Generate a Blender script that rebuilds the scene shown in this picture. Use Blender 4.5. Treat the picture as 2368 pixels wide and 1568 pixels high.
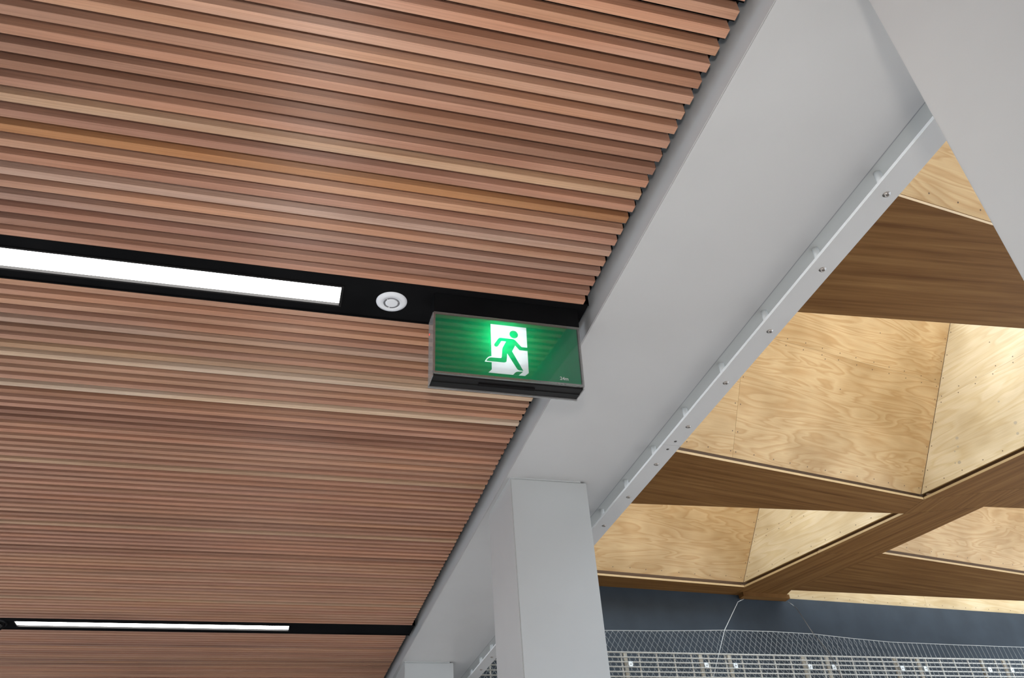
import bpy, bmesh, math, random
from mathutils import Vector, Matrix
from mathutils.geometry import tessellate_polygon

# ------------------------------------------------------------------ scene, camera, light
for o in list(bpy.data.objects):
    bpy.data.objects.remove(o, do_unlink=True)
SC = bpy.context.scene
COL = SC.collection
rnd = random.Random(7)

# The camera stands at the origin, 1.5 m over the floor. X runs along the slats, Y along the beam, Z is up.
cam_d = bpy.data.cameras.new('camera')
cam_d.sensor_width = 36.0
cam_d.lens = 1919.9 / 2368 * 36.0
cam_d.clip_start = 0.02
cam = bpy.data.objects.new('camera', cam_d)
COL.objects.link(cam)
R = ((0.96350418, -0.26011284, -0.06325342),
     (0.10327391, 0.57918459, -0.80862829),
     (0.24697001, 0.77258431, 0.58490965))
cam.matrix_world = Matrix(((R[0][0], -R[1][0], -R[2][0], 0),
                           (R[0][1], -R[1][1], -R[2][1], 0),
                           (R[0][2], -R[1][2], -R[2][2], 0),
                           (0, 0, 0, 1)))
SC.camera = cam

SC.view_settings.view_transform = 'Standard'
SC.view_settings.look = 'None'
SC.view_settings.gamma = 1.0
SC.view_settings.use_curve_mapping = False
SC.view_settings.exposure = 0.07

# overcast daylight, coming through the skylights over the coffers and the open glazed sides of the hall
world = bpy.data.worlds.new('overcast_sky')
SC.world = world
world.use_nodes = True
bg = world.node_tree.nodes['Background']
bg.inputs['Color'].default_value = (0.76, 0.885, 1.03, 1)
# CIE overcast sky: three times brighter overhead than at the horizon
wt = world.node_tree
w_geo = wt.nodes.new('ShaderNodeNewGeometry')
w_sep = wt.nodes.new('ShaderNodeSeparateXYZ')
wt.links.new(w_geo.outputs['Position'], w_sep.inputs[0])
w_map = wt.nodes.new('ShaderNodeMapRange')
w_map.inputs['From Min'].default_value = 0.0
w_map.inputs['From Max'].default_value = 1.0
SKY = 9.2
w_map.inputs['To Min'].default_value = SKY / 3
w_map.inputs['To Max'].default_value = SKY
wt.links.new(w_sep.outputs['Z'], w_map.inputs['Value'])
wt.links.new(w_map.outputs['Result'], bg.inputs['Strength'])

# the camera's own flash, some centimetres over the lens
fl = bpy.data.lights.new('camera_flash', 'SPOT')
fl.energy = 52.0
fl.color = (1.0, 0.93, 0.86)
fl.spot_size = math.radians(86)
fl.spot_blend = 1.0
fl.shadow_soft_size = 0.03
flo = bpy.data.objects.new('camera_flash', fl)
COL.objects.link(flo)
upv = Vector((-R[1][0], -R[1][1], -R[1][2]))
flo.matrix_world = Matrix.Translation(upv * 0.232) @ cam.matrix_world

# ------------------------------------------------------------------ node helpers and materials
def new_mat(name):
    m = bpy.data.materials.new(name)
    m.use_nodes = True
    nt = m.node_tree
    b = nt.nodes['Principled BSDF']
    return m, nt, b

def N(nt, t, **kw):
    n = nt.nodes.new(t)
    for k, v in kw.items():
        if k.startswith('i_'):
            n.inputs[k[2:].replace('_', ' ')].default_value = v
        else:
            setattr(n, k, v)
    return n

def L(nt, a, ao, b, bi):
    nt.links.new(a.outputs[ao], b.inputs[bi])

def ramp(nt, stops, interp='LINEAR'):
    r = nt.nodes.new('ShaderNodeValToRGB')
    r.color_ramp.interpolation = interp
    el = r.color_ramp.elements
    while len(el) < len(stops):
        el.new(0.5)
    for e, (p, c) in zip(el, stops):
        e.position = p
        e.color = (*c, 1)
    return r

def mixc(nt, mode='MULTIPLY', fac=1.0):
    n = nt.nodes.new('ShaderNodeMix')
    n.data_type = 'RGBA'
    n.blend_type = mode
    n.inputs[0].default_value = fac
    return n   # inputs 6 = A, 7 = B, output 2

def plain(name, col, rough=0.5, metal=0.0, spec=0.5, bump=0.0, bscale=300.0, var=0.0):
    m, nt, b = new_mat(name)
    b.inputs['Base Color'].default_value = (*col, 1)
    b.inputs['Roughness'].default_value = rough
    b.inputs['Metallic'].default_value = metal
    b.inputs['Specular IOR Level'].default_value = spec
    tc = N(nt, 'ShaderNodeTexCoord')
    if var:
        n = N(nt, 'ShaderNodeTexNoise', i_Scale=5.0, i_Detail=4.0)
        L(nt, tc, 'Object', n, 'Vector')
        r = ramp(nt, [(0.3, tuple(c * (1 - var) for c in col)), (0.7, tuple(min(1, c * (1 + var)) for c in col))])
        L(nt, n, 'Fac', r, 'Fac')
        L(nt, r, 'Color', b, 'Base Color')
    if bump:
        n = N(nt, 'ShaderNodeTexNoise', i_Scale=bscale, i_Detail=2.0)
        L(nt, tc, 'Object', n, 'Vector')
        bp = N(nt, 'ShaderNodeBump', i_Strength=bump, i_Distance=0.002)
        L(nt, n, 'Fac', bp, 'Height')
        L(nt, bp, 'Normal', b, 'Normal')
    return m

def cedar_mat():
    """oiled cedar: tint of each slat from its object colour, straight grain along X, a few cloudy patches"""
    m, nt, b = new_mat('cedar')
    tc = N(nt, 'ShaderNodeTexCoord')
    oi = N(nt, 'ShaderNodeObjectInfo')
    off = N(nt, 'ShaderNodeCombineXYZ')
    mul = N(nt, 'ShaderNodeMath', operation='MULTIPLY')
    mul.inputs[1].default_value = 57.0
    L(nt, oi, 'Random', mul, 0)
    L(nt, mul, 0, off, 0)
    L(nt, mul, 0, off, 1)
    add = N(nt, 'ShaderNodeVectorMath', operation='ADD')
    L(nt, tc, 'Object', add, 0)
    L(nt, off, 0, add, 1)
    mp = N(nt, 'ShaderNodeMapping')
    mp.inputs['Scale'].default_value = (2.2, 330, 330)
    L(nt, add, 0, mp, 'Vector')
    g = N(nt, 'ShaderNodeTexNoise', i_Scale=1.0, i_Detail=5.0, i_Roughness=0.62, i_Distortion=0.6)
    L(nt, mp, 'Vector', g, 'Vector')
    gr = ramp(nt, [(0.28, (0.74, 0.70, 0.66)), (0.52, (1, 1, 1)), (0.75, (1.12, 1.1, 1.06))])
    L(nt, g, 'Fac', gr, 'Fac')
    mp2 = N(nt, 'ShaderNodeMapping')
    mp2.inputs['Scale'].default_value = (1.5, 22, 22)
    L(nt, add, 0, mp2, 'Vector')
    g2 = N(nt, 'ShaderNodeTexNoise', i_Scale=1.0, i_Detail=3.0, i_Roughness=0.5)
    L(nt, mp2, 'Vector', g2, 'Vector')
    gr2 = ramp(nt, [(0.3, (0.86, 0.80, 0.77)), (0.55, (1, 1, 1)), (0.8, (1.08, 1.05, 1.0))])
    L(nt, g2, 'Fac', gr2, 'Fac')
    a = mixc(nt)
    L(nt, oi, 'Color', a, 6)
    L(nt, gr, 'Color', a, 7)
    c = mixc(nt)
    L(nt, a, 2, c, 6)
    L(nt, gr2, 'Color', c, 7)
    mp3 = N(nt, 'ShaderNodeMapping')
    mp3.inputs['Scale'].default_value = (0.9, 7, 7)
    L(nt, add, 0, mp3, 'Vector')
    g3 = N(nt, 'ShaderNodeTexNoise', i_Scale=1.0, i_Detail=2.0, i_Roughness=0.5)
    L(nt, mp3, 'Vector', g3, 'Vector')
    gr3 = ramp(nt, [(0.30, (0.78, 0.74, 0.72)), (0.46, (0.98, 1.0, 1.04)), (0.60, (1.03, 0.98, 0.92)), (0.75, (1.10, 1.12, 1.10))])
    L(nt, g3, 'Fac', gr3, 'Fac')
    c3 = mixc(nt)
    L(nt, c, 2, c3, 6)
    L(nt, gr3, 'Color', c3, 7)
    L(nt, c3, 2, b, 'Base Color')
    b.inputs['Roughness'].default_value = 0.42
    b.inputs['Specular IOR Level'].default_value = 0.65
    rr = N(nt, 'ShaderNodeMapRange')
    rr.inputs['To Min'].default_value = 0.42
    rr.inputs['To Max'].default_value = 0.58
    L(nt, g2, 'Fac', rr, 'Value')
    L(nt, rr, 'Result', b, 'Roughness')
    # planed along the grain: the sheen spreads across the slats
    b.inputs['Anisotropic'].default_value = 1.0
    tg = N(nt, 'ShaderNodeCombineXYZ')
    tg.inputs[1].default_value = 0.7071
    tg.inputs[2].default_value = 0.7071
    L(nt, tg, 0, b, 'Tangent')
    bp = N(nt, 'ShaderNodeBump', i_Strength=0.35, i_Distance=0.0012)
    L(nt, g, 'Fac', bp, 'Height')
    L(nt, bp, 'Normal', b, 'Normal')
    return m

def ply_mat(name, light, dark, scale=(1.3, 7.0), stripes=9.0, rough=0.5, blotch=0.12):
    """rotary-cut pine plywood: flowing cathedral grain in metric panel UVs"""
    m, nt, b = new_mat(name)
    uv = N(nt, 'ShaderNodeUVMap')
    oi = N(nt, 'ShaderNodeObjectInfo')
    mul = N(nt, 'ShaderNodeMath', operation='MULTIPLY')
    mul.inputs[1].default_value = 31.0
    L(nt, oi, 'Random', mul, 0)
    off = N(nt, 'ShaderNodeCombineXYZ')
    L(nt, mul, 0, off, 0)
    L(nt, mul, 0, off, 1)
    add = N(nt, 'ShaderNodeVectorMath', operation='ADD')
    L(nt, uv, 'UV', add, 0)
    L(nt, off, 0, add, 1)
    mp = N(nt, 'ShaderNodeMapping')
    mp.inputs['Scale'].default_value = (scale[0], scale[1], 1)
    L(nt, add, 0, mp, 'Vector')
    n = N(nt, 'ShaderNodeTexNoise', i_Scale=1.0, i_Detail=2.5, i_Roughness=0.45, i_Distortion=0.9)
    L(nt, mp, 'Vector', n, 'Vector')
    w = N(nt, 'ShaderNodeMath', operation='MULTIPLY')
    w.inputs[1].default_value = stripes
    L(nt, n, 'Fac', w, 0)
    fr = N(nt, 'ShaderNodeMath', operation='FRACT')
    L(nt, w, 0, fr, 0)
    mid = tuple((a * 0.62 + c * 0.38) for a, c in zip(light, dark))
    r = ramp(nt, [(0.0, light), (0.45, mid), (0.78, dark), (0.9, mid), (1.0, light)])
    L(nt, fr, 0, r, 'Fac')
    fine = N(nt, 'ShaderNodeTexNoise', i_Scale=1.0, i_Detail=4.0)
    mp3 = N(nt, 'ShaderNodeMapping')
    mp3.inputs['Scale'].default_value = (6, 160, 1)
    L(nt, add, 0, mp3, 'Vector')
    L(nt, mp3, 'Vector', fine, 'Vector')
    rf = ramp(nt, [(0.3, (0.93, 0.92, 0.90)), (0.7, (1.04, 1.04, 1.04))])
    L(nt, fine, 'Fac', rf, 'Fac')
    big = N(nt, 'ShaderNodeTexNoise', i_Scale=2.3, i_Detail=2.0)
    L(nt, add, 0, big, 'Vector')
    rb = ramp(nt, [(0.35, (1 - blotch, 1 - 1.2 * blotch, 1 - 1.5 * blotch)), (0.65, (1 + blotch * .6, 1 + blotch * .7, 1 + blotch))])
    L(nt, big, 'Fac', rb, 'Fac')
    a = mixc(nt)
    L(nt, r, 'Color', a, 6)
    L(nt, rf, 'Color', a, 7)
    c = mixc(nt)
    L(nt, a, 2, c, 6)
    L(nt, rb, 'Color', c, 7)
    L(nt, c, 2, b, 'Base Color')
    b.inputs['Roughness'].default_value = rough
    b.inputs['Specular IOR Level'].default_value = 0.3
    return m

def veneer_mat():
    """dark stained soffit veneer, long straight streaks along the panel"""
    m, nt, b = new_mat('dark_veneer')
    uv = N(nt, 'ShaderNodeUVMap')
    oi = N(nt, 'ShaderNodeObjectInfo')
    off = N(nt, 'ShaderNodeCombineXYZ')
    mul = N(nt, 'ShaderNodeMath', operation='MULTIPLY')
    mul.inputs[1].default_value = 17.0
    L(nt, oi, 'Random', mul, 0)
    L(nt, mul, 0, off, 1)
    add = N(nt, 'ShaderNodeVectorMath', operation='ADD')
    L(nt, uv, 'UV', add, 0)
    L(nt, off, 0, add, 1)
    mp = N(nt, 'ShaderNodeMapping')
    mp.inputs['Scale'].default_value = (0.9, 26, 1)
    L(nt, add, 0, mp, 'Vector')
    n = N(nt, 'ShaderNodeTexNoise', i_Scale=1.0, i_Detail=5.0, i_Roughness=0.6, i_Distortion=0.3)
    L(nt, mp, 'Vector', n, 'Vector')
    r = ramp(nt, [(0.3, (0.112, 0.048, 0.014)), (0.5, (0.172, 0.082, 0.026)), (0.72, (0.23, 0.12, 0.042))])
    L(nt, n, 'Fac', r, 'Fac')
    L(nt, r, 'Color', b, 'Base Color')
    b.inputs['Roughness'].default_value = 0.55
    b.inputs['Specular IOR Level'].default_value = 0.06
    return m

def mix_shader_mat(name, build):
    m = bpy.data.materials.new(name)
    m.use_nodes = True
    nt = m.node_tree
    nt.nodes.clear()
    out = nt.nodes.new('ShaderNodeOutputMaterial')
    s = build(nt)
    nt.links.new(s.outputs[0], out.inputs['Surface'])
    return m

def clear_plastic():
    def f(nt):
        t = N(nt, 'ShaderNodeBsdfTransparent')
        g = N(nt, 'ShaderNodeBsdfGlossy', i_Roughness=0.05)
        fr = N(nt, 'ShaderNodeFresnel', i_IOR=1.5)
        ms = N(nt, 'ShaderNodeMixShader')
        L(nt, fr, 0, ms, 0)
        L(nt, t, 0, ms, 1)
        L(nt, g, 0, ms, 2)
        return ms
    return mix_shader_mat('clear_plastic', f)

def rim_plastic():
    def f(nt):
        t = N(nt, 'ShaderNodeBsdfTransparent')
        t.inputs['Color'].default_value = (0.55, 0.54, 0.53, 1)
        g = N(nt, 'ShaderNodeBsdfGlossy', i_Roughness=0.12)
        d = N(nt, 'ShaderNodeBsdfDiffuse')
        d.inputs['Color'].default_value = (0.55, 0.54, 0.53, 1)
        a = N(nt, 'ShaderNodeMixShader')
        a.inputs[0].default_value = 0.3
        L(nt, t, 0, a, 1)
        L(nt, d, 0, a, 2)
        ms = N(nt, 'ShaderNodeMixShader')
        ms.inputs[0].default_value = 0.25
        L(nt, a, 0, ms, 1)
        L(nt, g, 0, ms, 2)
        return ms
    return mix_shader_mat('clear_plastic_rim', f)

def green_film():
    def f(nt):
        t = N(nt, 'ShaderNodeBsdfTransparent')
        t.inputs['Color'].default_value = (0.0, 0.50, 0.14, 1)
        d = N(nt, 'ShaderNodeBsdfDiffuse')
        d.inputs['Color'].default_value = (0.0, 0.33, 0.185, 1)
        a = N(nt, 'ShaderNodeMixShader')
        a.inputs[0].default_value = 0.45
        L(nt, t, 0, a, 1)
        L(nt, d, 0, a, 2)
        return a
    return mix_shader_mat('green_ink_film', f)

def milk_panel():
    def f(nt):
        t = N(nt, 'ShaderNodeBsdfTranslucent')
        t.inputs['Color'].default_value = (0.9, 0.92, 0.93, 1)
        d = N(nt, 'ShaderNodeBsdfDiffuse')
        d.inputs['Color'].default_value = (0.8, 0.82, 0.84, 1)
        a = N(nt, 'ShaderNodeMixShader')
        a.inputs[0].default_value = 0.45
        L(nt, t, 0, a, 1)
        L(nt, d, 0, a, 2)
        return a
    return mix_shader_mat('milky_panel', f)

def emit(name, col, strength):
    def f(nt):
        e = N(nt, 'ShaderNodeEmission')
        e.inputs['Color'].default_value = (*col, 1)
        e.inputs['Strength'].default_value = strength
        return e
    return mix_shader_mat(name, f)

M = {}
M['cedar'] = cedar_mat()
M['black'] = plain('black_paint', (0.006, 0.006, 0.0065), 0.8, spec=0.03, var=0.25)
M['black_void'] = plain('black_felt', (0.006, 0.005, 0.005), 0.95, spec=0.1)
M['black_plastic'] = plain('black_plastic', (0.009, 0.0085, 0.0085), 0.45, spec=0.2)
M['white'] = plain('white_paint', (0.46, 0.455, 0.45), 0.42, spec=0.4, bump=0.04, var=0.02)
M['white_col'] = plain('white_cladding', (0.49, 0.495, 0.485), 0.45, spec=0.4, bump=0.03, var=0.02)
M['white_strip'] = plain('white_strip', (0.42, 0.43, 0.42), 0.5, spec=0.4, var=0.02)
M['white_plastic'] = plain('white_plastic', (0.74, 0.75, 0.78), 0.35, spec=0.5)
M['gloss_lit_white'] = plain('gloss_lit_white', (0.86, 0.87, 0.86), 0.3, spec=0.5)  # gloss white of the tubes, brightened to make the bar edge look lit
M['slot_grey'] = plain('slot_grey', (0.16, 0.16, 0.17), 0.6)
M['steel'] = plain('stainless_steel', (0.34, 0.31, 0.285), 0.30, metal=1.0)
M['steel_dark'] = plain('screw_recess', (0.10, 0.09, 0.085), 0.4, metal=0.8)
M['caulk'] = plain('sealant', (0.28, 0.28, 0.29), 0.8)
M['ply'] = ply_mat('pine_plywood', (0.50, 0.345, 0.172), (0.415, 0.255, 0.108), scale=(1.1, 7.0), blotch=0.16)
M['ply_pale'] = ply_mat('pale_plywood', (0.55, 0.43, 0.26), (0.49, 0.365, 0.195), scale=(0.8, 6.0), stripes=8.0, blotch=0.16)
M['ply_edge'] = plain('plywood_edge', (0.40, 0.27, 0.125), 0.6, var=0.12)
M['groove'] = plain('dark_batten', (0.085, 0.042, 0.014), 0.8)
M['veneer'] = veneer_mat()
M['nail'] = plain('nail_head', (0.09, 0.055, 0.03), 0.5)
M['knot'] = plain('knot_plug', (0.36, 0.29, 0.19), 0.6)
M['navy'] = plain('slate_blue_paint', (0.036, 0.045, 0.055), 0.6, spec=0.15, var=0.12)
M['floor'] = plain('pale_floor', (0.55, 0.48, 0.415), 0.5, var=0.05)
M['grating'] = plain('galvanised_rod', (0.50, 0.48, 0.43), 0.5, metal=0.0, spec=0.5)
M['grating_tan'] = plain('tan_post', (0.44, 0.39, 0.31), 0.6)
M['clip'] = plain('white_clip', (0.78, 0.82, 0.82), 0.4)
M['net'] = plain('steel_net_wire', (0.40, 0.41, 0.40), 0.45, metal=0.3)
M['rope'] = plain('steel_rope', (0.40, 0.40, 0.38), 0.45, metal=0.2)
M['rope_dark'] = plain('dark_rope', (0.13, 0.11, 0.09), 0.6)
M['clear'] = clear_plastic()
M['rim'] = rim_plastic()
M['film'] = green_film()
M['milk'] = milk_panel()
M['diffuser'] = emit('lit_diffuser', (1.0, 0.98, 0.95), 14.0)
M['red_led'] = emit('red_indicator', (1.0, 0.05, 0.02), 1.2)

# ------------------------------------------------------------------ mesh helpers
class MB:
    def __init__(s):
        s.v, s.f, s.m, s.sm = [], [], [], []
    def face(s, idx, mi=0, smooth=False):
        s.f.append(idx); s.m.append(mi); s.sm.append(smooth)
    def box(s, x0, x1, y0, y1, z0, z1, mi=0):
        b = len(s.v)
        s.v += [(x0, y0, z0), (x1, y0, z0), (x1, y1, z0), (x0, y1, z0), (x0, y0, z1), (x1, y0, z1), (x1, y1, z1), (x0, y1, z1)]
        for q in ((0, 3, 2, 1), (4, 5, 6, 7), (0, 1, 5, 4), (1, 2, 6, 5), (2, 3, 7, 6), (3, 0, 4, 7)):
            s.face([b + i for i in q], mi)
    def prism(s, bottom, top, mb=0, ms=0, mt=None):
        """closed solid between two matching 3D loops"""
        n = len(bottom); b = len(s.v)
        s.v += [tuple(p) for p in bottom] + [tuple(p) for p in top]
        s.face([b + i for i in reversed(range(n))], mb)
        s.face([b + n + i for i in range(n)], mb if mt is None else mt)
        for i in range(n):
            j = (i + 1) % n
            s.face([b + i, b + j, b + n + j, b + n + i], ms)
    def tube(s, p0, p1, r0, r1=None, n=12, mi=0, cap=True, smooth=True):
        r1 = r0 if r1 is None else r1
        p0, p1 = Vector(p0), Vector(p1)
        d = (p1 - p0).normalized()
        a = d.orthogonal().normalized(); c = d.cross(a)
        b = len(s.v)
        for p, r in ((p0, r0), (p1, r1)):
            for i in range(n):
                t = 2 * math.pi * i / n
                s.v.append(tuple(p + (a * math.cos(t) + c * math.sin(t)) * r))
        for i in range(n):
            j = (i + 1) % n
            s.face([b + i, b + j, b + n + j, b + n + i], mi, smooth)
        if cap:
            s.face([b + i for i in reversed(range(n))], mi)
            s.face([b + n + i for i in range(n)], mi)
    def path(s, pts, r, n=5, mi=0):
        pts = [Vector(p) for p in pts]
        b = len(s.v)
        for k, p in enumerate(pts):
            d = (pts[min(k + 1, len(pts) - 1)] - pts[max(k - 1, 0)]).normalized()
            a = d.cross(Vector((0.31, 0.9, 0.2))).normalized(); c = d.cross(a)
            for i in range(n):
                t = 2 * math.pi * i / n
                s.v.append(tuple(p + (a * math.cos(t) + c * math.sin(t)) * r))
        for k in range(len(pts) - 1):
            for i in range(n):
                j = (i + 1) % n
                s.face([b + k * n + i, b + k * n + j, b + (k + 1) * n + j, b + (k + 1) * n + i], mi, True)
    def lathe(s, prof, centre, axis_down=True, n=40, mi=0):
        """profile of (radius, height) pairs turned about a vertical axis through centre"""
        b = len(s.v); cx, cy, cz = centre
        for r, h in prof:
            for i in range(n):
                t = 2 * math.pi * i / n
                s.v.append((cx + r * math.cos(t), cy + r * math.sin(t), cz + h))
        for k in range(len(prof) - 1):
            for i in range(n):
                j = (i + 1) % n
                s.face([b + k * n + i, b + k * n + j, b + (k + 1) * n + j, b + (k + 1) * n + i], mi, True)
    def build(s, name, mats, parent=None, loc=None, matrix=None, uv=None, bevel=0.0):
        me = bpy.data.meshes.new(name)
        me.from_pydata(s.v, [], s.f)
        if not isinstance(mats, (list, tuple)):
            mats = [mats]
        for m in mats:
            me.materials.append(m)
        me.polygons.foreach_set('material_index', s.m)
        me.polygons.foreach_set('use_smooth', s.sm)
        if uv is not None:
            o0, ux, vx = uv
            lay = me.uv_layers.new(name='UVMap')
            for lp in me.loops:
                p = me.vertices[lp.vertex_index].co - o0
                lay.data[lp.index].uv = (p.dot(ux), p.dot(vx))
        bm = bmesh.new(); bm.from_mesh(me)
        bmesh.ops.recalc_face_normals(bm, faces=bm.faces)
        if bevel:
            bmesh.ops.bevel(bm, geom=[e for e in bm.edges if e.calc_face_angle(0) > 0.5], offset=bevel, segments=2, affect='EDGES', clamp_overlap=True)
        bm.to_mesh(me); bm.free()
        me.update()
        ob = bpy.data.objects.new(name, me)
        COL.objects.link(ob)
        if parent is not None:
            ob.parent = parent
        if loc is not None:
            ob.location = loc
        if matrix is not None:
            ob.matrix_local = matrix
        return ob

def empty(name, loc=(0, 0, 0)):
    o = bpy.data.objects.new(name, None)
    o.empty_display_size = 0.1
    o.location = loc
    COL.objects.link(o)
    return o

def tag(o, label=None, cat=None, group=None, kind=None):
    if label: o['label'] = label
    if cat: o['category'] = cat
    if group: o['group'] = group
    if kind: o['kind'] = kind
    return o

V = Vector
# ------------------------------------------------------------------ floor and back wall
mb = MB(); mb.box(-7, 10, -6, 8.5, -1.6, -1.5)
tag(mb.build('floor', M['floor']), 'pale floor of the hall', kind='structure')

mb = MB(); mb.box(-7, 3.0, -2.6, -2.4, -1.5, 3.2); mb.box(3.0, 10, -2.6, -2.4, -1.5, -0.5); mb.box(3.0, 10, -2.6, -2.4, 1.2, 3.2)  # unseen wall, added dark and partly open to set the daylight level
for k in range(1, 5):
    mb.box(1.0 + 2.0 * k, 1.12 + 2.0 * k, -2.6, -2.4, -0.5, 1.2)
tag(mb.build('wall_front', plain('dark_wall', (0.07, 0.07, 0.07), 0.7, var=0.03)), 'unseen dark wall behind the camera, added to hold back daylight', kind='structure')
mb = MB()  # unseen side wall, added dark, with openings placed for the side daylight
mb.box(-6.2, -6.0, -2.6, 8.0, -1.5, -1.3); mb.box(-6.2, -6.0, -2.6, 8.0, 1.6, 3.2); mb.box(-6.2, -6.0, -2.6, 0.6, -1.3, 1.6)
for k in range(6):
    mb.box(-6.2, -6.0, -2.4 + 2.0 * k, -2.28 + 2.0 * k, -1.3, 1.6)
tag(mb.build('wall_left', bpy.data.materials['dark_wall']), 'unseen dark side wall with window openings, added to shape the daylight', kind='structure')
HC = 2.4                                   # underside of the coffered plywood ceiling
WO = V((2.690, 6.521, 0)); WD = V((1, 0.0863, 0)).normalized(); WN = V((-WD.y, WD.x, 0))
def wall_pt(x, off=0.0):
    t = (x - WO.x) / WD.x
    return WO + WD * t + WN * off
mb = MB()
a, b = wall_pt(-6), wall_pt(10); a2, b2 = wall_pt(-6, 0.2), wall_pt(10, 0.2)
mb.prism([(p.x, p.y, -1.5) for p in (a, b, b2, a2)], [(p.x, p.y, HC - 0.001) for p in (a, b, b2, a2)])
tag(mb.build('wall_back', M['navy']), 'slate blue painted wall behind the netting', kind='structure')

# ------------------------------------------------------------------ slatted timber ceiling
H = 1.4                                    # underside of the slats
PITCH = 0.040619
SW, SH = 0.0207, 0.040                     # slat width and depth
X0, X1 = -2.5, 0.742
ceil = MB()
ceil.box(X0, 0.753, -0.6, 6.33, H + SH, H + SH + 0.03)
slatted = tag(ceil.build('ceiling', M['black_void']), 'cedar slat ceiling on black backing', kind='structure')

mb = MB(); mb.box(X0, 0.758, -0.6, 6.33, 1.62, 1.66); mb.build('light_block_slab', M['white'], slatted)  # unseen slab added against sky light; its slot lets some onto the beam side
prof = [(0, SH), (0, 0.0004), (0.0004, 0), (SW - 0.0004, 0), (SW, 0.0004), (SW, SH)]
mb = MB()
mb.prism([(X0, y, z) for y, z in prof], [(X1, y, z) for y, z in prof])
slat0 = mb.build('slat', M['cedar'], slatted)

starts = [0.7455 + PITCH * i for i in range(-30, 23)]
ch1 = (1.659, 1.823)
ch2 = (4.482, 4.660)
n2 = 66
p2 = (ch2[0] - 0.0035 - SW - (ch1[1] + 0.003)) / (n2 - 1)
starts += [ch1[1] + 0.003 + p2 * i for i in range(n2)]
starts += [ch2[1] + 0.004 + PITCH * i for i in range(41)]
tones = [(0.475, 0.255, 0.162), (0.456, 0.239, 0.153), (0.485, 0.267, 0.168), (0.437, 0.224, 0.143),
         (0.466, 0.241, 0.159), (0.475, 0.261, 0.165), (0.495, 0.275, 0.175), (0.447, 0.237, 0.155),
         (0.456, 0.234, 0.153), (0.485, 0.261, 0.170)]
odd = [(0.342, 0.175, 0.110), (0.323, 0.170, 0.113), (0.475, 0.294, 0.182), (0.400, 0.218, 0.134)]
base = 30
special = {base + 5: (0.495, 0.290, 0.207), base + 10: (0.313, 0.158, 0.098), base + 14: (0.418, 0.195, 0.082),
           base + 17: (0.499, 0.316, 0.233), base + 19: (0.414, 0.244, 0.176), base + 20: (0.380, 0.190, 0.129), base + 21: (0.342, 0.175, 0.115),
           base + 23 + 4: (0.452, 0.289, 0.206), base + 23 + 8: (0.60, 0.440, 0.315), base + 23 + 12: (0.63, 0.465, 0.335),
           base + 23 + 13: (0.342, 0.170, 0.101), base + 23 + 16: (0.323, 0.155, 0.096), base + 23 + 17: (0.342, 0.164, 0.101)}
for i, y in enumerate(starts):
    o = slat0 if i == 0 else slat0.copy()
    if i:
        COL.objects.link(o)
        o.parent = slatted
    o.location = (rnd.uniform(-0.0012, 0.0012), y + rnd.uniform(-0.0006, 0.0006), H + rnd.uniform(-0.0005, 0.0008))
    t = special.get(i)
    if t is None:
        t = rnd.choice(odd) if rnd.random() < 0.12 else rnd.choice(tones)
        s = rnd.uniform(0.93, 1.07)
        t = tuple(c * s for c in t)
    o.color = (*t, 1)

# black spacer bars deep between the slats; their ends stand a little past the slat ends
mb = MB()
for i in range(len(starts) - 1):
    y0, y1 = starts[i] + SW, starts[i + 1]
    if y1 - y0 < 0.06:
        mb.box(X0, X1 + 0.016, y0 - 0.001 + 0.002, y1 - 0.001, H + 0.030, H + SH + 0.002)
tag(mb.build('spacer_bars', M['black'], slatted), kind='stuff')

def channel(y0, y1, openings):
    """black sheet-metal channel with rectangular openings for the lights"""
    mb = MB()
    zb, zt = H + 0.004, H + 0.06
    xs = X0; xe = 0.760
    for (a, b, c, d) in openings:
        mb.box(xs, a, y0, y1, zb, zt)
        mb.box(a, b, y0, c, zb, zt)
        mb.box(a, b, d, y1, zb, zt)
        xs = b
    mb.box(xs, xe, y0, y1, zb, zt)
    mb.box(X0, xe, y0, y0 + 0.003, H - 0.0005, zt)
    mb.box(X0, xe, y1 - 0.003, y1, H - 0.0005, zt)
    return mb.build('channel', M['black'], slatted)
channel(ch1[0], ch1[1], [(-2.3, 0.0985, 1.702, 1.790)])
channel(ch2[0], ch2[1], [(-1.196, 0.110, 4.528, 4.622)])

def linear_light(x0, x1, y0, y1, label):
    t = empty('linear_light', ((x0 + x1) / 2, (y0 + y1) / 2, H))
    tag(t, label, 'ceiling light', 'linear lights in the black channels')
    ox, oy = (x0 + x1) / 2, (y0 + y1) / 2
    hx, hy = (x1 - x0) / 2, (y1 - y0) / 2
    mb = MB()
    w = 0.006
    for q in ((-hx, hx, -hy, -hy + w), (-hx, hx, hy - w, hy), (-hx, -hx + w, -hy + w, hy - w), (hx - w, hx, -hy + w, hy - w)):
        mb.box(*q, 0.0005, 0.050)
    mb.build('frame', M['black_plastic'], t)
    mb = MB(); mb.box(-hx + w, hx - w, -hy + w, hy - w, 0.009, 0.018)
    mb.build('diffuser', M['diffuser'], t)
    return t
linear_light(-2.3, 0.0985, 1.702, 1.790, 'long lit white linear light beside the round white disc, in the nearer black channel')
linear_light(-1.196, 0.110, 4.528, 4.622, 'thin lit linear light in the far black channel near the picture bottom')

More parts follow.
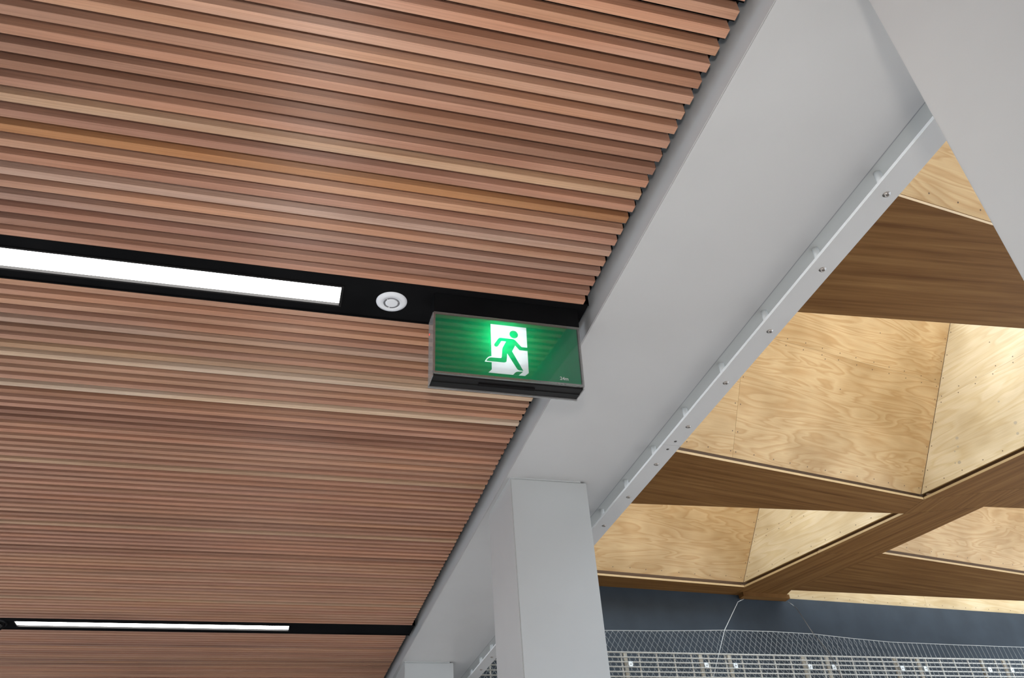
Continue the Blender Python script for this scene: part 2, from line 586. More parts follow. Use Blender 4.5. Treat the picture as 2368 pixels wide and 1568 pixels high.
# round white ceiling disc with a slotted ring
t = tag(empty('smoke_detector', (0.2285, 1.746, H + 0.004)), 'round white ceiling disc with a slotted ring, in the black channel beside the exit sign', 'detector')
mb = MB()
mb.lathe([(0.0, -0.0065), (0.014, -0.0065), (0.0165, -0.0063), (0.0167, -0.0035), (0.0217, -0.0035), (0.0219, -0.0060), (0.034, -0.0052), (0.0405, -0.0022), (0.0412, 0.0)], (0, 0, 0), n=56)
mb.build('cover', M['white_plastic'], t)
for k in range(3):
    mb = MB()
    a0 = math.radians(-18 + 120 * k + 6); a1 = a0 + math.radians(108)
    pts = 14
    inn, out_ = [], []
    for q in range(pts + 1):
        a = a0 + (a1 - a0) * q / pts
        inn.append((0.0168 * math.cos(a), 0.0181 * math.sin(a)))
        out_.append((0.0216 * math.cos(a), 0.0214 * math.sin(a)))
    loop = out_ + inn[::-1]
    b0 = len(mb.v)
    for q in range(pts):
        mb.prism([(*out_[q], -0.0056), (*out_[q + 1], -0.0056), (*inn[q + 1], -0.0056), (*inn[q], -0.0056)],
                 [(*out_[q], -0.0034), (*out_[q + 1], -0.0034), (*inn[q + 1], -0.0034), (*inn[q], -0.0034)])
    mb.build('slot', M['slot_grey'], t)

# small black adjustable spotlight at the left end of the far channel
t = tag(empty('spotlight', (-1.285, 4.565, H)), 'black adjustable spotlight at the left end of the far channel, cut by the picture edge', 'spotlight')
mb = MB(); mb.lathe([(0.046, 0.006), (0.050, -0.004), (0.056, -0.006), (0.058, 0.0), (0.058, 0.005)], (0, 0, 0), n=36)
mb.build('trim_ring', M['black_plastic'], t)
mb = MB(); mb.tube((0, 0, 0.02), (0.012, -0.008, -0.022), 0.040, 0.041, n=24, cap=False)
mb.tube((0, 0, 0.02), (0.010, -0.006, -0.014), 0.037, 0.037, n=24)
mb.build('lamp_barrel', M['black_plastic'], t)
mb = MB(); mb.tube((0.010, -0.006, -0.0145), (0.0102, -0.0061, -0.0165), 0.030, n=20)
mb.build('lens', M['steel_dark'], t)

# ------------------------------------------------------------------ white beam, its rail and the columns
beam = tag(empty('steel_beam', (0.99, 3.0, 1.36)), 'long white boxed beam running between the cedar slats and the plywood coffers', 'beam')
def rel(mb_, name, mat, parent, bevel=0.0, **kw):
    o = mb_.build(name, mat, parent, bevel=bevel, **kw)
    o.location = -parent.location
    return o
mb = MB(); mb.box(0.7763, 1.209, -0.7, 6.33, 1.36, 1.378); rel(mb, 'soffit_panel', M['white'], beam, 0.0015)
mb = MB(); mb.box(0.775, 0.7762, -0.7, 6.33, 1.36, 2.0); rel(mb, 'side_panel', M['white'], beam)
mb = MB(); mb.box(1.2125, 1.295, -0.7, 6.33, 1.364, 1.382); rel(mb, 'edge_strip', M['white_strip'], beam)
mb = MB()
yy = -0.7; 
while yy < 6.3:
    wv = 0.0015 + 0.0015 * rnd.random()
    mb.box(1.2085, 1.2125 , yy, yy + 0.2, 1.3625, 1.378); yy += 0.2
rel(mb, 'sealant_joint', M['caulk'], beam)
mb = MB(); mb.box(1.28, 1.295, -0.7, 6.33, 1.383, 2.44); rel(mb, 'upper_side_panel', M['white'], beam)

rail = tag(empty('netting_rail', (1.2315, 3.0, 1.296)), 'white flat bar held under the beam edge by spacer tubes and screws', 'rail')
ZB = 1.296
for y0, y1 in ((-0.7, 2.1995), (2.2005, 6.3)):
    mb = MB(); mb.box(1.1985, 1.264, y0, y1, ZB, ZB + 0.008)
    fb = rel(mb, 'flat_bar', M['white'], rail, 0.0004)
    mb = MB(); mb.box(1.1977, 1.1984, y0, y1, ZB + 0.0002, ZB + 0.008)  # thin edge face whose brighter white stands in for the light it catches
    eb = mb.build('lit_bar_edge', M['gloss_lit_white'], fb); eb['label'] = 'edge of the bar, coloured brighter for the light it catches'
ys = [1.030 + 0.2613 * k for k in range(-6, 20)]
tubem = None
mb = MB(); mb.tube((0, 0, 0.0082), (0, 0, 0.0678), 0.0085, n=18)
tube0 = mb.build('spacer_tube', M['gloss_lit_white'], rail)
mb = MB()
mb.lathe([(0.0, -0.0022), (0.003, -0.0022), (0.0034, -0.0038), (0.0052, -0.0040), (0.0066, -0.0030), (0.0072, -0.0004), (0.0092, -0.0004), (0.0092, 0.0)], (0, 0, 0), n=22)
screw0 = mb.build('screw', M['steel'], rail)
mb = MB(); mb.tube((0, 0, 0.0), (0, 0, -0.0026), 0.003, n=8)
rec0 = mb.build('screw_socket', M['steel_dark'], screw0)
for k, y in enumerate(ys):
    for src in (tube0, screw0):
        o = src if k == 0 else src.copy()
        if k:
            COL.objects.link(o); o.parent = rail
        o.location = V((1.2335, y, ZB)) - rail.location
        if src is screw0 and k:
            c = rec0.copy(); COL.objects.link(c); c.parent = o
mb = MB(); mb.lathe([(0.0, -0.0006), (0.0025, -0.0012), (0.0046, -0.0008), (0.005, 0.0)], (0, 0, 0), n=14)
ss = mb.build('small_screw', M['steel_dark'], rail)
ss.location = V((1.2323, 2.174, ZB)) - rail.location
s2 = ss.copy(); COL.objects.link(s2); s2.parent = rail
s2.location = V((1.2284, 2.2286, ZB)) - rail.location

col_labels = ['white square column nearest the camera, cut by the top right picture corner',
              'white square column rising to the beam in front of the netting and slate blue wall',
              'farthest white square column, only its top showing at the bottom edge']
for k in range(3):
    y0 = 0.2195 + 2.4035 * k; y1 = y0 + 0.3245
    x0, x1 = 0.7905, 1.0835
    t = tag(empty('column', ((x0 + x1) / 2, (y0 + y1) / 2, -1.5)), col_labels[k], 'column', 'white columns under the beam')
    mb = MB(); mb.box(x0, x1, y0, y1, -1.5, 1.3545); rel(mb, 'cladding', M['white_col'], t, 0.003)
    mb = MB(); mb.box(x0 + 0.001, x1 - 0.022, y0 + 0.001, y1 - 0.01, 1.3546, 1.36); rel(mb, 'cap_plate', M['white_col'], t)

# ------------------------------------------------------------------ exit sign (leans back a little at the foot)
sign = empty('exit_sign', (0.0, 1.687, 1.404))
tag(sign, 'green backlit exit sign with a running figure, hung from the black channel', 'exit sign')
sign.rotation_euler = (math.atan(0.083), 0, 0)
# local frame: x along the sign, y = depth away from the viewer, z = -u with u down the face
def sb(mb_, x0, x1, u0, u1, w0, w1, mi=0):
    mb_.box(x0, x1, w0, w1, -u1, -u0, mi)
U = 0.004   # face coordinates were taken from 4 mm below the hanger
mb = MB(); sb(mb, 0.3335, 0.7365, 0.0, 0.0595, 0.0, 0.064)
mb.build('mount_box', M['black'], sign, bevel=0.0015)
mb = MB()
sb(mb, 0.3335, 0.7325, 0.0600, 0.2425, 0.045, 0.060)        # back
sb(mb, 0.3335, 0.3370, 0.0600, 0.2425, 0.0075, 0.045)
sb(mb, 0.7290, 0.7325, 0.0600, 0.2425, 0.0075, 0.045)
sb(mb, 0.3335, 0.7325, 0.2425, 0.2480, 0.0075, 0.034)
sb(mb, 0.3335, 0.7325, 0.2425, 0.2500, 0.0345, 0.060)
sb(mb, 0.3335, 0.7325, 0.0600, 0.0630, 0.0075, 0.045)
mb.build('casing', M['black_plastic'], sign)
mb = MB(); sb(mb, 0.455, 0.605, 0.2482, 0.2515, 0.022, 0.034); mb.build('latch', M['black_void'], sign)
mb = MB(); sb(mb, 0.337, 0.729, 0.063, 0.2425, 0.0435, 0.0448); mb.build('reflector', M['white_plastic'], sign)
mb = MB(); sb(mb, 0.3372, 0.7288, 0.0632, 0.2420, 0.0050, 0.0062)
panel = mb.build('light_panel', M['milk'], sign)

white = [(0.4861, 0.0727), (0.585, 0.0729), (0.5849, 0.2116), (0.5743, 0.2216), (0.4764, 0.2216), (0.4857, 0.2113), (0.4859, 0.1902),
         (0.4673, 0.1904), (0.4690, 0.1865), (0.4716, 0.182), (0.4742, 0.1783), (0.4772, 0.1754), (0.4800, 0.1736), (0.483, 0.1726), (0.486, 0.1722)]
body = [(0.5128, 0.1127), (0.5445, 0.113), (0.5490, 0.1138), (0.5523, 0.116), (0.5689, 0.1351), (0.5851, 0.1353), (0.5851, 0.1452), (0.5629, 0.1451), (0.5516, 0.1322),
        (0.5422, 0.151), (0.5704, 0.2068), (0.5600, 0.2066), (0.5565, 0.2055), (0.5534, 0.2026), (0.5288, 0.1587), (0.5264, 0.18), (0.5258, 0.1835), (0.5242, 0.1856), (0.5194, 0.1873),
        (0.4722, 0.1874), (0.4735, 0.1842), (0.4755, 0.1814), (0.4780, 0.1787), (0.481, 0.1769), (0.4840, 0.1760), (0.5113, 0.1752), (0.5134, 0.1727), (0.516, 0.1461),
        (0.5175, 0.1420), (0.527, 0.1226), (0.5143, 0.1227), (0.5048, 0.1386), (0.5022, 0.1413), (0.4992, 0.1420), (0.4962, 0.1410), (0.4944, 0.1386), (0.4948, 0.1341), (0.5055, 0.1172), (0.5085, 0.1139)]
shadow = [(0.5421, 0.2216), (0.5478, 0.2147), (0.5510, 0.2122), (0.555, 0.2107), (0.5699, 0.2092), (0.5575, 0.2216)]
head = [(0.5491 + 0.01175 * math.cos(2 * math.pi * k / 28), 0.0984 + 0.0118 * math.sin(2 * math.pi * k / 28)) for k in range(28)]

def flat(name, loops, w, mat, parent, thick=0.00025):
    """thin printed film from one outer loop and its holes; u measured down the face"""
    pl = [[V((x, 0, -(u + U))) for x, u in lp] for lp in loops]
    tris = tessellate_polygon(pl)
    flatpts = [p for lp in pl for p in lp]
    mb_ = MB()
    mb_.v = [(p.x, w, p.z) for p in flatpts]
    for tr in tris:
        mb_.face(list(tr))
    return mb_.build(name, mat, parent)
flat('green_film', [[(0.3374, 0.0594), (0.7286, 0.0594), (0.7286, 0.2378), (0.3374, 0.2378)], white[::-1]], 0.0046, M['film'], panel)
flat('running_figure', [body], 0.0044, M['film'], panel)
flat('figure_head', [head], 0.0044, M['film'], panel)
flat('floor_shadow', [shadow], 0.0044, M['film'], panel)
fc = bpy.data.curves.new('distance_text', 'FONT')
fc.body = '24m'; fc.size = 0.0135; fc.extrude = 0.0001; fc.offset = 0.00025
fc.materials.append(M['white_plastic'])
tmp = bpy.data.objects.new('tmp_text', fc)
COL.objects.link(tmp)
bpy.context.view_layer.update()
tme = bpy.data.meshes.new_from_object(tmp.evaluated_get(bpy.context.evaluated_depsgraph_get()))
bpy.data.objects.remove(tmp, do_unlink=True)
ft = bpy.data.objects.new('distance_text', tme)
COL.objects.link(ft)
ft.parent = panel
ft.matrix_local = Matrix.Translation((0.6697, 0.0041, -(0.2228 + U))) @ Matrix.Rotation(math.pi / 2, 4, 'X')
ft['label'] = 'small white lettering 24m'

# clear cover: thin front pane with thicker rims, wrapped round the casing
mb = MB(); sb(mb, 0.3330, 0.7355, 0.0610, 0.2418, 0.0000, 0.0012)
mb.build('clear_cover', M['clear'], sign)
mb = MB()
sb(mb, 0.3330, 0.7355, 0.0597, 0.0660, 0.0002, 0.0040)
sb(mb, 0.3330, 0.7355, 0.2372, 0.2432, 0.0002, 0.0060)
sb(mb, 0.3305, 0.3370, 0.0660, 0.2372, 0.0002, 0.0040)
sb(mb, 0.7305, 0.7355, 0.0660, 0.2372, 0.0002, 0.0040)
mb.build('cover_rim', M['rim'], sign)
mb = MB()
sb(mb, 0.3305, 0.3330, 0.0600, 0.2500, 0.0040, 0.062)
sb(mb, 0.7328, 0.7350, 0.0600, 0.2500, 0.0040, 0.062)
sb(mb, 0.3305, 0.7350, 0.2482, 0.2530, 0.0605, 0.0660)
mb.build('cover_side', M['rim'], sign)
for x in (0.40, 0.41, 0.42, 0.66, 0.67, 0.68):
    mb = MB(); sb(mb, x, x + 0.004, 0.2385, 0.2425, -0.0010, 0.0002)
    mb.build('clip', M['rim'], sign)
mb = MB(); sb(mb, 0.3298, 0.3306, 0.1005, 0.1045, 0.046, 0.052); mb.build('indicator', M['red_led'], sign)
# the lamp inside the case
ll = bpy.data.lights.new('sign_lamp', 'POINT'); ll.energy = 1.15; ll.color = (0.95, 1.0, 0.97); ll.shadow_soft_size = 0.008
lo = bpy.data.objects.new('sign_lamp', ll); COL.objects.link(lo); lo.parent = sign
lo.location = (0.520, 0.030, -0.120)

# ------------------------------------------------------------------ coffered plywood ceiling
coffer = tag(empty('ceiling', (0, 0, 0)), 'plywood ceiling of deep triangular coffers with dark soffits', kind='structure')
def P2(x, y): return V((x * HC, y * HC, 0))
def line_x(p, d, q, e):
    """where p + s d meets q + t e in plan"""
    den = d.x * e.y - d.y * e.x
    s = ((q.x - p.x) * e.y - (q.y - p.y) * e.x) / den
    return p + d * s
K = P2(1.876, 1.902); RR = P2(1.968, 1.591); dKR = (RR - K)
B1 = P2(1.879, 2.005); B0 = P2(0.990, 2.045); L0 = P2(0.978, 1.729)
E0 = P2(1.080, 2.613); E1 = P2(1.683, 2.682)
A1 = P2(0.982, 0.795); A2 = P2(1.215, 0.825); A3 = P2(0.981, 1.127); A4 = P2(1.511, 1.088)
D0 = P2(2.022, 2.318); D1 = P2(2.755, 2.459); C1 = P2(1.889, 2.698); D2 = P2(3.006, 2.735)
S2 = P2(2.115, 1.924); F2 = P2(2.264, 1.918); S1 = P2(2.144, 1.785)
XL = 0.80 * HC
yax = V((0, 1, 0)); xax = V((1, 0, 0))
def at_x(p, q, x):
    return line_x(p, q - p, V((x, 0, 0)), yax)
T = 0.017                                   # soffit panel thickness
def shrink(poly, g=0.0012):
    """inset a plan polygon so that neighbouring panels leave a fine joint"""
    n = len(poly); out = []
    area = sum(poly[i].x * poly[(i + 1) % n].y - poly[(i + 1) % n].x * poly[i].y for i in range(n))
    sg = 1 if area > 0 else -1
    for i in range(n):
        p0, p1, p2_ = poly[i - 1], poly[i], poly[(i + 1) % n]
        d1 = (p1 - p0).normalized(); d2 = (p2_ - p1).normalized()
        n1 = V((-d1.y, d1.x, 0)) * sg; n2_ = V((-d2.y, d2.x, 0)) * sg
        bis = (n1 + n2_)
        if bis.length < 1e-6: out.append(p1 + n1 * g); continue
        bis.normalize()
        out.append(p1 + bis * (g / max(0.25, bis.dot(n1))))
    return out
def soffit(poly, gdir, lips=(), dz=0.0):
    q = shrink(poly, 0.0009)
    mb_ = MB()
    mb_.prism([(p.x, p.y, HC + dz) for p in q], [(p.x, p.y, HC + dz + T) for p in q], 0, 1, 1)
    n_ = len(q)
    for i in range(n_):
        if i not in lips: mb_.m[2 + i] = 2
    u = gdir.normalized(); v = V((-u.y, u.x, 0))
    return mb_.build('soffit_panel', [M['veneer'], M['ply_edge'], M['groove']], coffer, uv=(poly[0], u, v))

kr_far = K + dKR * 6.2                       # the diagonal run toward the camera
QA = line_x(A3, A4 - A3, K, dKR)             # near right corner of the big coffer
QN = line_x(A1, A2 - A1, K, dKR)             # far right corner of the nearest coffer
NB = 0.25 * HC
QN2 = line_x(V((0, NB, 0)), xax, K, dKR)
# right edge of the diagonal strip, parallel to its left edge
dS = (S1 - S2)
XS = 0.53 * HC
# ribs, left to right
soffit([at_x(A1, A2, XL), QN, QA, at_x(A3, A4, XL)], A4 - A3, (0, 2))
pa = at_x(L0, K, XL)
soffit([pa, K, B1, at_x(B0, B1, XL)], K - L0, (0, 2))
ew = lambda x: wall_pt(x, 0.1)
EW1 = ew(1.690 * HC)
soffit([at_x(E0, E1, XL), E1, V((EW1.x, EW1.y, 0)), V((ew(XL).x, ew(XL).y, 0))], E1 - E0, (0,))
# margin strip beside the beam, in boards
ylist = [-0.3, 1.2, 2.7, 4.2, 5.6, 6.40]
for y0, y1 in zip(ylist[:-1], ylist[1:]):
    soffit([V((XS + 0.03, y0, 0)), V((XL, y0, 0)), V((XL, y1, 0)), V((XS + 0.03, y1, 0))], yax)
soffit([V((XL, -0.3, 0)), V((QN2.x, -0.3, 0)), QN2, V((XL, NB, 0))], xax)
# diagonal strip
S_near = S2 + dS * 14
S0 = line_x(S2, dS, V((0, -0.3, 0)), xax)
soffit([K, B1, S2, S1], K - B1)
SQ = line_x(S2, dS, QA, V((1, 0.1, 0)))
soffit([QA, K, S1, SQ], dKR, (0,))
soffit([V((QN2.x, -0.3, 0)), QN2, QN, QA, SQ, S0], dKR, (1,))
mid1 = B1 + (E1 - B1) * 0.50
soffit([B1, mid1, D0, S2], B1 - E1, (0, 2))
CW = P2(1.916, 2.740)
EWa = wall_pt(1.690 * HC, 0.1); CWa = wall_pt(CW.x, 0.1)
soffit([mid1, E1, V((EWa.x, EWa.y, 0)), V((CWa.x, CWa.y, 0)), C1, D0], B1 - E1, (0,))
# right of the diagonal
XR = 3.6 * HC
FR = at_x(S2, F2, XR)
soffit([S0, SQ, S1, S2, FR, V((XR, -0.3, 0))], dS, (3,))
DR = at_x(D0, D1, XR); CR = at_x(C1, D2, XR)
soffit([D0, C1, CR, DR], D1 - D0, (1, 3))
# dark strips over the joints between the soffit panels
for p, q in ((QN, QA), (K, B1), (S1, S2), (S1, K), (B1, S2), (SQ, S1), (QA, SQ), (S0, SQ), (mid1, D0), (D0, C1), (E1, EWa)):
    d_ = (q - p).normalized(); n_ = V((-d_.y, d_.x, 0)) * 0.014
    p, q = p + d_ * 0.024, q - d_ * 0.024
    mb = MB()
    mb.prism([(x.x, x.y, HC + T + 0.0004) for x in (p - n_, q - n_, q + n_, p + n_)], [(x.x, x.y, HC + T + 0.02) for x in (p - n_, q - n_, q + n_, p + n_)])
    mb.build('joint_strip', M['groove'], coffer)

DV = V((0.25, -0.52, 1.0))                   # the lean of the coffer corners
TT = 1.30                                    # height of the coffers
GAP, LIP = 0.036, 0.022                    # open joint over the soffit edge, set-back of the coffer sides
def wall_panel(p, q, inward, top_p, top_q, mat, splits=(), lip=0.0, gap=GAP, vsplit=None, nails=True, knots=None, end_gap=0.003, batten=True):
    """one sloping coffer side from rim edge p-q up to top_p-top_q, split into sheets; thin prism set back from the soffit lip"""
    p3 = V((p.x, p.y, HC + T + gap)); q3 = V((q.x, q.y, HC + T + gap))
    out = -inward
    u = (q3 - p3).normalized()
    nrm = u.cross((top_p - p3)).normalized()
    if nrm.dot(V((inward.x, inward.y, 0))) > 0: nrm = -nrm       # nrm points out of the coffer
    sh = nrm * 0.0
    def pt(a, h):                                                # a along 0..1, h metres of rise
        t_ = h / (top_p.z - p3.z)
        l_ = p3.lerp(top_p, t_); r_ = q3.lerp(top_q, t_)
        return l_.lerp(r_, a) + V((out.x, out.y, 0)) * lip
    vdir = (nrm.cross(u)).normalized()
    if vdir.z < 0: vdir = -vdir
    Hh = top_p.z - p3.z
    hs = [0.0] + list(splits) + [Hh]
    plen = (q3 - p3).length
    for k in range(len(hs) - 1):
        cuts = [0.0] + ([vsplit] if vsplit and k == 0 else []) + [1.0]
        for c in range(len(cuts) - 1):
            eps = 0.0008 / plen
            a0 = cuts[c] + (eps if c else end_gap / plen); a1 = cuts[c + 1] - (eps if c + 2 < len(cuts) else end_gap / plen)
            h0 = hs[k] + (0.0004 if k else 0); h1 = hs[k + 1] - 0.0004
            lp = [pt(a0, h0), pt(a1, h0), pt(a1, h1), pt(a0, h1)]
            mb_ = MB()
            mb_.prism(lp, [x + nrm * 0.015 for x in lp], 0, 1, 1)
            pan = mb_.build('coffer_panel', [M[mat], M['ply_edge']], coffer, uv=(p3, u, vdir))
            if nails:
                r2 = random.Random(int(plen * 1000) + k * 17 + c)
                nb = MB()
                spots = []
                wid = (a1 - a0) * plen
                nn = max(2, int(wid / 0.155))
                for i in range(nn + 1):
                    for hh in ((h0 + 0.035) if k == 0 else h0 + 0.022, h1 - 0.022 if k == 0 and len(hs) > 2 else None):
                        if hh is None or hh > 1.25: continue
                        spots.append((a0 + (a1 - a0) * (0.015 + 0.97 * i / nn) + r2.uniform(-.004, .004), hh + r2.uniform(-.004, .004)))
                hh = h0 + 0.15
                while hh < min(h1 - 0.05, 1.2):
                    spots.append((a1 - 0.02 / plen, hh)); spots.append((a0 + 0.02 / plen, hh)); 
                    if r2.random() < 0.5: spots.append((r2.uniform(a0 + .1, a1 - .1), hh + 0.07))
                    hh += 0.16
                for (a_, h_) in spots:
                    c0 = pt(a_, h_)
                    nb.tube(c0 - nrm * 0.0006, c0 + nrm * 0.001, 0.0042, n=7, smooth=False)
                if spots:
                    tag(nb.build('nail_heads', M['nail'], pan), kind='stuff')
            if knots and k == 0 and c == 0:
                kb = MB()
                for (dist, h_, r_) in knots:
                    c0 = pt(dist / plen, h_)
                    kb.tube(c0 - nrm * 0.0004, c0 + nrm * 0.001, r_, n=12, smooth=False)
                tag(kb.build('knot_plugs', M['knot'], pan), kind='stuff')
    if not batten: return
    # dark batten behind the open joint over the soffit edge
    mb_ = MB()
    o2 = V((out.x, out.y, 0))
    b0 = V((p.x, p.y, 0)) + o2 * (lip + 0.024); b1 = V((q.x, q.y, 0)) + o2 * (lip + 0.024)
    b2 = b1 + o2 * 0.02; b3 = b0 + o2 * 0.02
    mb_.prism([(x.x, x.y, HC + T + 0.001) for x in (b0, b1, b2, b3)], [(x.x, x.y, HC + T + 0.075) for x in (b0, b1, b2, b3)])
    mb_.build('batten', M['groove'], coffer)

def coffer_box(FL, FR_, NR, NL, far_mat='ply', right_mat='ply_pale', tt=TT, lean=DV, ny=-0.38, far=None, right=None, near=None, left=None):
    """four sides over the rim FL-FR_-NR-NL (far left, far right, near right, near left)"""
    FL, FR_, NR, NL = shrink([FL, FR_, NR, NL], -LIP)
    top_z = HC + T + GAP + tt
    c = (FL + FR_ + NR + NL) / 4
    def inn(p, q):
        d = (q - p).normalized(); n_ = V((-d.y, d.x, 0))
        return n_ if n_.dot(c - p) > 0 else -n_
    dr = (FR_ - NR).normalized()
    tFR = FR_ + lean * tt
    df = (FR_ - FL).normalized()
    vFL = V((0, lean.y - lean.x * df.y / df.x, 0))
    tFL = FL + vFL * tt
    vNR = V((lean.x + (ny - lean.y) * dr.x / dr.y, ny, 0))
    tNR = NR + vNR * tt
    tNL = NL + V((0, ny, 0)) * tt
    for t_ in (tFR, tFL, tNR, tNL): t_.z = top_z
    far = far or {}; right = right or {}; near = near or {}; left = left or {}
    wall_panel(FL, FR_, inn(FL, FR_), tFL, tFR, far_mat, **far)
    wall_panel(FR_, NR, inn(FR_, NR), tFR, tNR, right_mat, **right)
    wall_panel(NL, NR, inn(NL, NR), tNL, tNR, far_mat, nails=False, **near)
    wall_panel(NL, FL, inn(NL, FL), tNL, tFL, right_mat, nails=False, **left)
    # corner batten closing the joint between the far and right sides
    n1 = -(inn(FL, FR_) + inn(FR_, NR)).normalized()
    mb_ = MB()
    b_ = FR_ + n1 * 0.078; b_.z = HC + T + 0.001
    t_ = tFR + n1 * 0.078
    s_ = V((0.062, 0, 0)); s2_ = V((0, 0.062, 0))
    mb_.prism([b_ - s_, b_ - s2_, b_ + s_, b_ + s2_], [t_ - s_, t_ - s2_, t_ + s_, t_ + s2_])
    mb_.build('corner_batten', M['groove'], coffer)

# big coffer
coffer_box(at_x(L0, K, XL), K, QA, at_x(A3, A4, XL),
           far={'splits': (0.74,), 'vsplit': 1 - 1.72 / (K - at_x(L0, K, XL)).length},
           right={'splits': (0.62,), 'knots': [(0.247, 0.275, .012), (0.30, 0.097, .013), (0.267, 0.211, .007), (0.722, 0.18, .012), (0.265, 0.106, .006), (0.749, 0.102, .010), (0.567, 0.38, .007), (0.245, 0.19, .006)]})
# second coffer, towards the wall
coffer_box(at_x(E0, E1, XL), E1, B1, at_x(B0, B1, XL), right={'splits': (0.335,)})
# nearest coffer
coffer_box(at_x(A1, A2, XL), QN, QN2, V((XL, NB, 0)), right={})
# coffer right of the diagonal
coffer_box(D0, DR, FR, S2, far={'splits': (0.8,)})
# coffer against the wall; paler ply on its far side stands in for strong skylight
EL = CW; ER = wall_pt(XR); ER = V((ER.x, ER.y, 0))
coffer_box(V((CW.x, wall_pt(CW.x).y, 0)), ER, CR, C1, far_mat='ply_pale', tt=0.7, lean=V((0.1, -0.02, 1.0)), far={'vsplit': 0.42, 'gap': -T, 'batten': False})

# small end block where the diagonal strip meets the wall
mb = MB()
q = [V((1.700, 2.728, 0)) * HC, V((1.905, 2.742, 0)) * HC, V((1.905, 2.776, 0)) * HC, V((1.700, 2.762, 0)) * HC]
mb.prism([(p.x, p.y, HC - 0.038) for p in q], [(p.x, p.y, HC - 0.001) for p in q])
mb.build('end_block', [M['veneer']], coffer, uv=(q[0], xax, yax))

# ------------------------------------------------------------------ wire grating in front of the wall
G0 = V((2.49, 6.0, 0)); GD = V((3.95, 0.11, -0.0)).normalized()
gr = tag(empty('wire_grating', (4.4, 6.05, 1.7)), 'pale wire grating of horizontal rods and short uprights behind the netting', 'grating')
def gp(x, z, off=0.0):
    p = G0 + GD * ((x - G0.x) / GD.x)
    return (p.x - gr.location.x, p.y + off - gr.location.y, z - gr.location.z)
GX0, GX1, GT = 1.40, 7.4, 1.703
nrow = 22
for k in range(nrow):
    z = GT - 0.0352 * k
    mb = MB(); mb.tube(gp(GX0, z), gp(GX1, z), 0.0052 if k else 0.0062, n=6)
    mb.build('rod', M['grating'], gr)
x = 2.588 - 0.1472 * 8
while x < GX1:
    mb = MB(); a = gp(x, GT - 0.0352 * (nrow - 1), 0.01); b = gp(x, GT, 0.01)
    mb.box(a[0] - 0.0055, a[0] + 0.0055, a[1] - 0.004, a[1] + 0.004, a[2], b[2])
    mb.build('upright', M['grating'], gr)
    x += 0.1472
for x in (1.75, 1.97, 2.63, 3.267, 3.521, 4.197, 4.421, 5.086, 5.321, 5.991, 6.233, 6.9, 7.15):
    a = gp(x, GT - 0.0352 * (nrow - 1), 0.03); b = gp(x, GT + 0.004, 0.03)
    mb = MB(); mb.box(a[0] - 0.014, a[0] + 0.014, a[1] - 0.006, a[1] + 0.010, a[2], b[2])
    po = mb.build('post', M['grating_tan'], gr)
    z = GT - 0.0352 * 2.55
    c = gp(x + 0.018, z, -0.012)
    mb = MB(); mb.box(c[0] - 0.017, c[0] + 0.017, c[1] - 0.004, c[1] + 0.002, c[2] - 0.017, c[2] + 0.021)
    cl = mb.build('clip', M['clip'], po)
    mb = MB(); mb.tube((c[0], c[1] - 0.006, c[2]), (c[0], c[1] - 0.003, c[2]), 0.004, n=8)
    mb.build('bolt', M['steel_dark'], po)

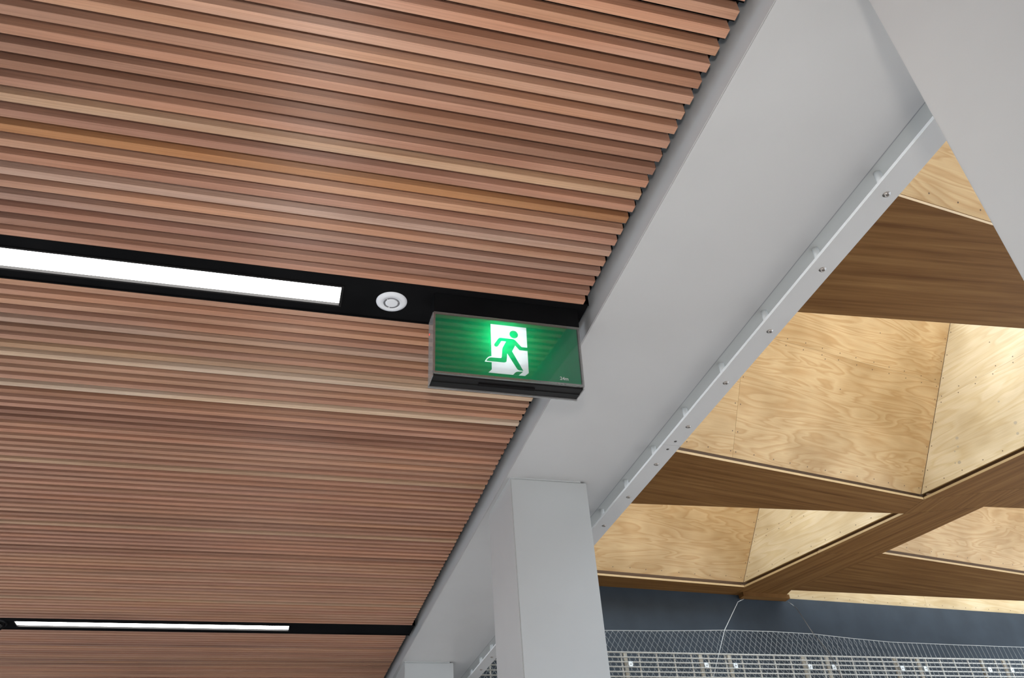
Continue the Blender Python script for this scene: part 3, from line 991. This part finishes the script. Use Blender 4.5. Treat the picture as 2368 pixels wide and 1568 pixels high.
# ------------------------------------------------------------------ netting and its ropes
YN = 5.7
top = [(1.36, 1.755), (2.341, 1.769), (2.75, 1.773), (3.05, 1.779), (3.32, 1.787), (3.706, 1.784), (4.081, 1.771), (4.42, 1.742), (4.771, 1.718), (5.342, 1.705), (6.06, 1.692), (7.2, 1.68)]
def top_z(x):
    for (x0, z0), (x1, z1) in zip(top[:-1], top[1:]):
        if x <= x1:
            return z0 + (z1 - z0) * (x - x0) / (x1 - x0)
    return top[-1][1]
netting = tag(empty('safety_net', (4.0, YN, 1.77)), 'diamond mesh steel netting hung on a rope in front of the wire grating', 'net')
def np_(x, z, dy=0.0):
    return (x - 4.0, dy, z - 1.77)
mb = MB(); mb.path([np_(x, z) for x, z in top], 0.0025, n=6); mb.build('border_rope', M['rope'], netting)
# the wires: two families zigzagging down from the border; the right half is pulled into steep folds
mb = MB()
step, rows, cell = 0.0440, 24, 0.0335
nx = int((7.1 - 1.4) / step)
for fam in (1, -1):
    for i in range(nx):
        x0 = 1.40 + step * i
        g = min(1, max(0, (x0 - 3.6) / 1.6))
        pts = []
        for r in range(rows + 1):
            side = (r % 2) * 0.5 * step * fam
            amp = 1.0 - 0.95 * g
            skew = (0.10 + 0.28 * min(1, max(0, (x0 - 2.6) / 1.4)) * (1 - g) + 0.25 * max(0, g - 0.6)) * cell * r
            xx = x0 + side * amp + skew * 0.8
            fold = 0.05 * g * math.sin(x0 * 9.0)
            z = top_z(x0) - cell * r
            if r == 0: z -= 0.002
            pts.append((xx, z, fold * r / rows + 0.001 * fam))
        mb.path([np_(a_, b_, c_) for a_, b_, c_ in pts], 0.0013, n=4)
tag(mb.build('mesh_wires', M['net'], netting), kind='stuff')

def rope(name, pts, r, mat, label):
    t_ = empty(name, pts[0]); tag(t_, label, 'rope', 'ropes holding the netting')
    o0 = V(pts[0])
    mb_ = MB(); mb_.path([V(p) - o0 for p in pts], r, n=6); mb_.build('strand', mat, t_)
    mb_ = MB(); d = (V(pts[1]) - o0).normalized()
    mb_.tube(d * 0.06, d * 0.16, r * 1.5, r * 1.5, n=8); mb_.build('sleeve', M['rope'], t_)
rope('suspension_rope', [(4.115, 6.615, 2.357), (3.93, 6.42, 2.26), (3.32, 5.695, 1.787), (3.144, 5.69, 1.442), (3.05, 5.69, 1.15)], 0.0027, M['rope'],
     'pale steel rope from the plywood ceiling to the left peak of the netting')
rope('suspension_rope', [(4.585, 6.64, 2.35), (4.52, 6.45, 2.23), (4.081, 5.695, 1.771), (4.169, 5.69, 1.629), (4.25, 5.69, 1.35)], 0.0022, M['rope_dark'],
     'thin dark rope from the end block corner to the right bend of the netting')
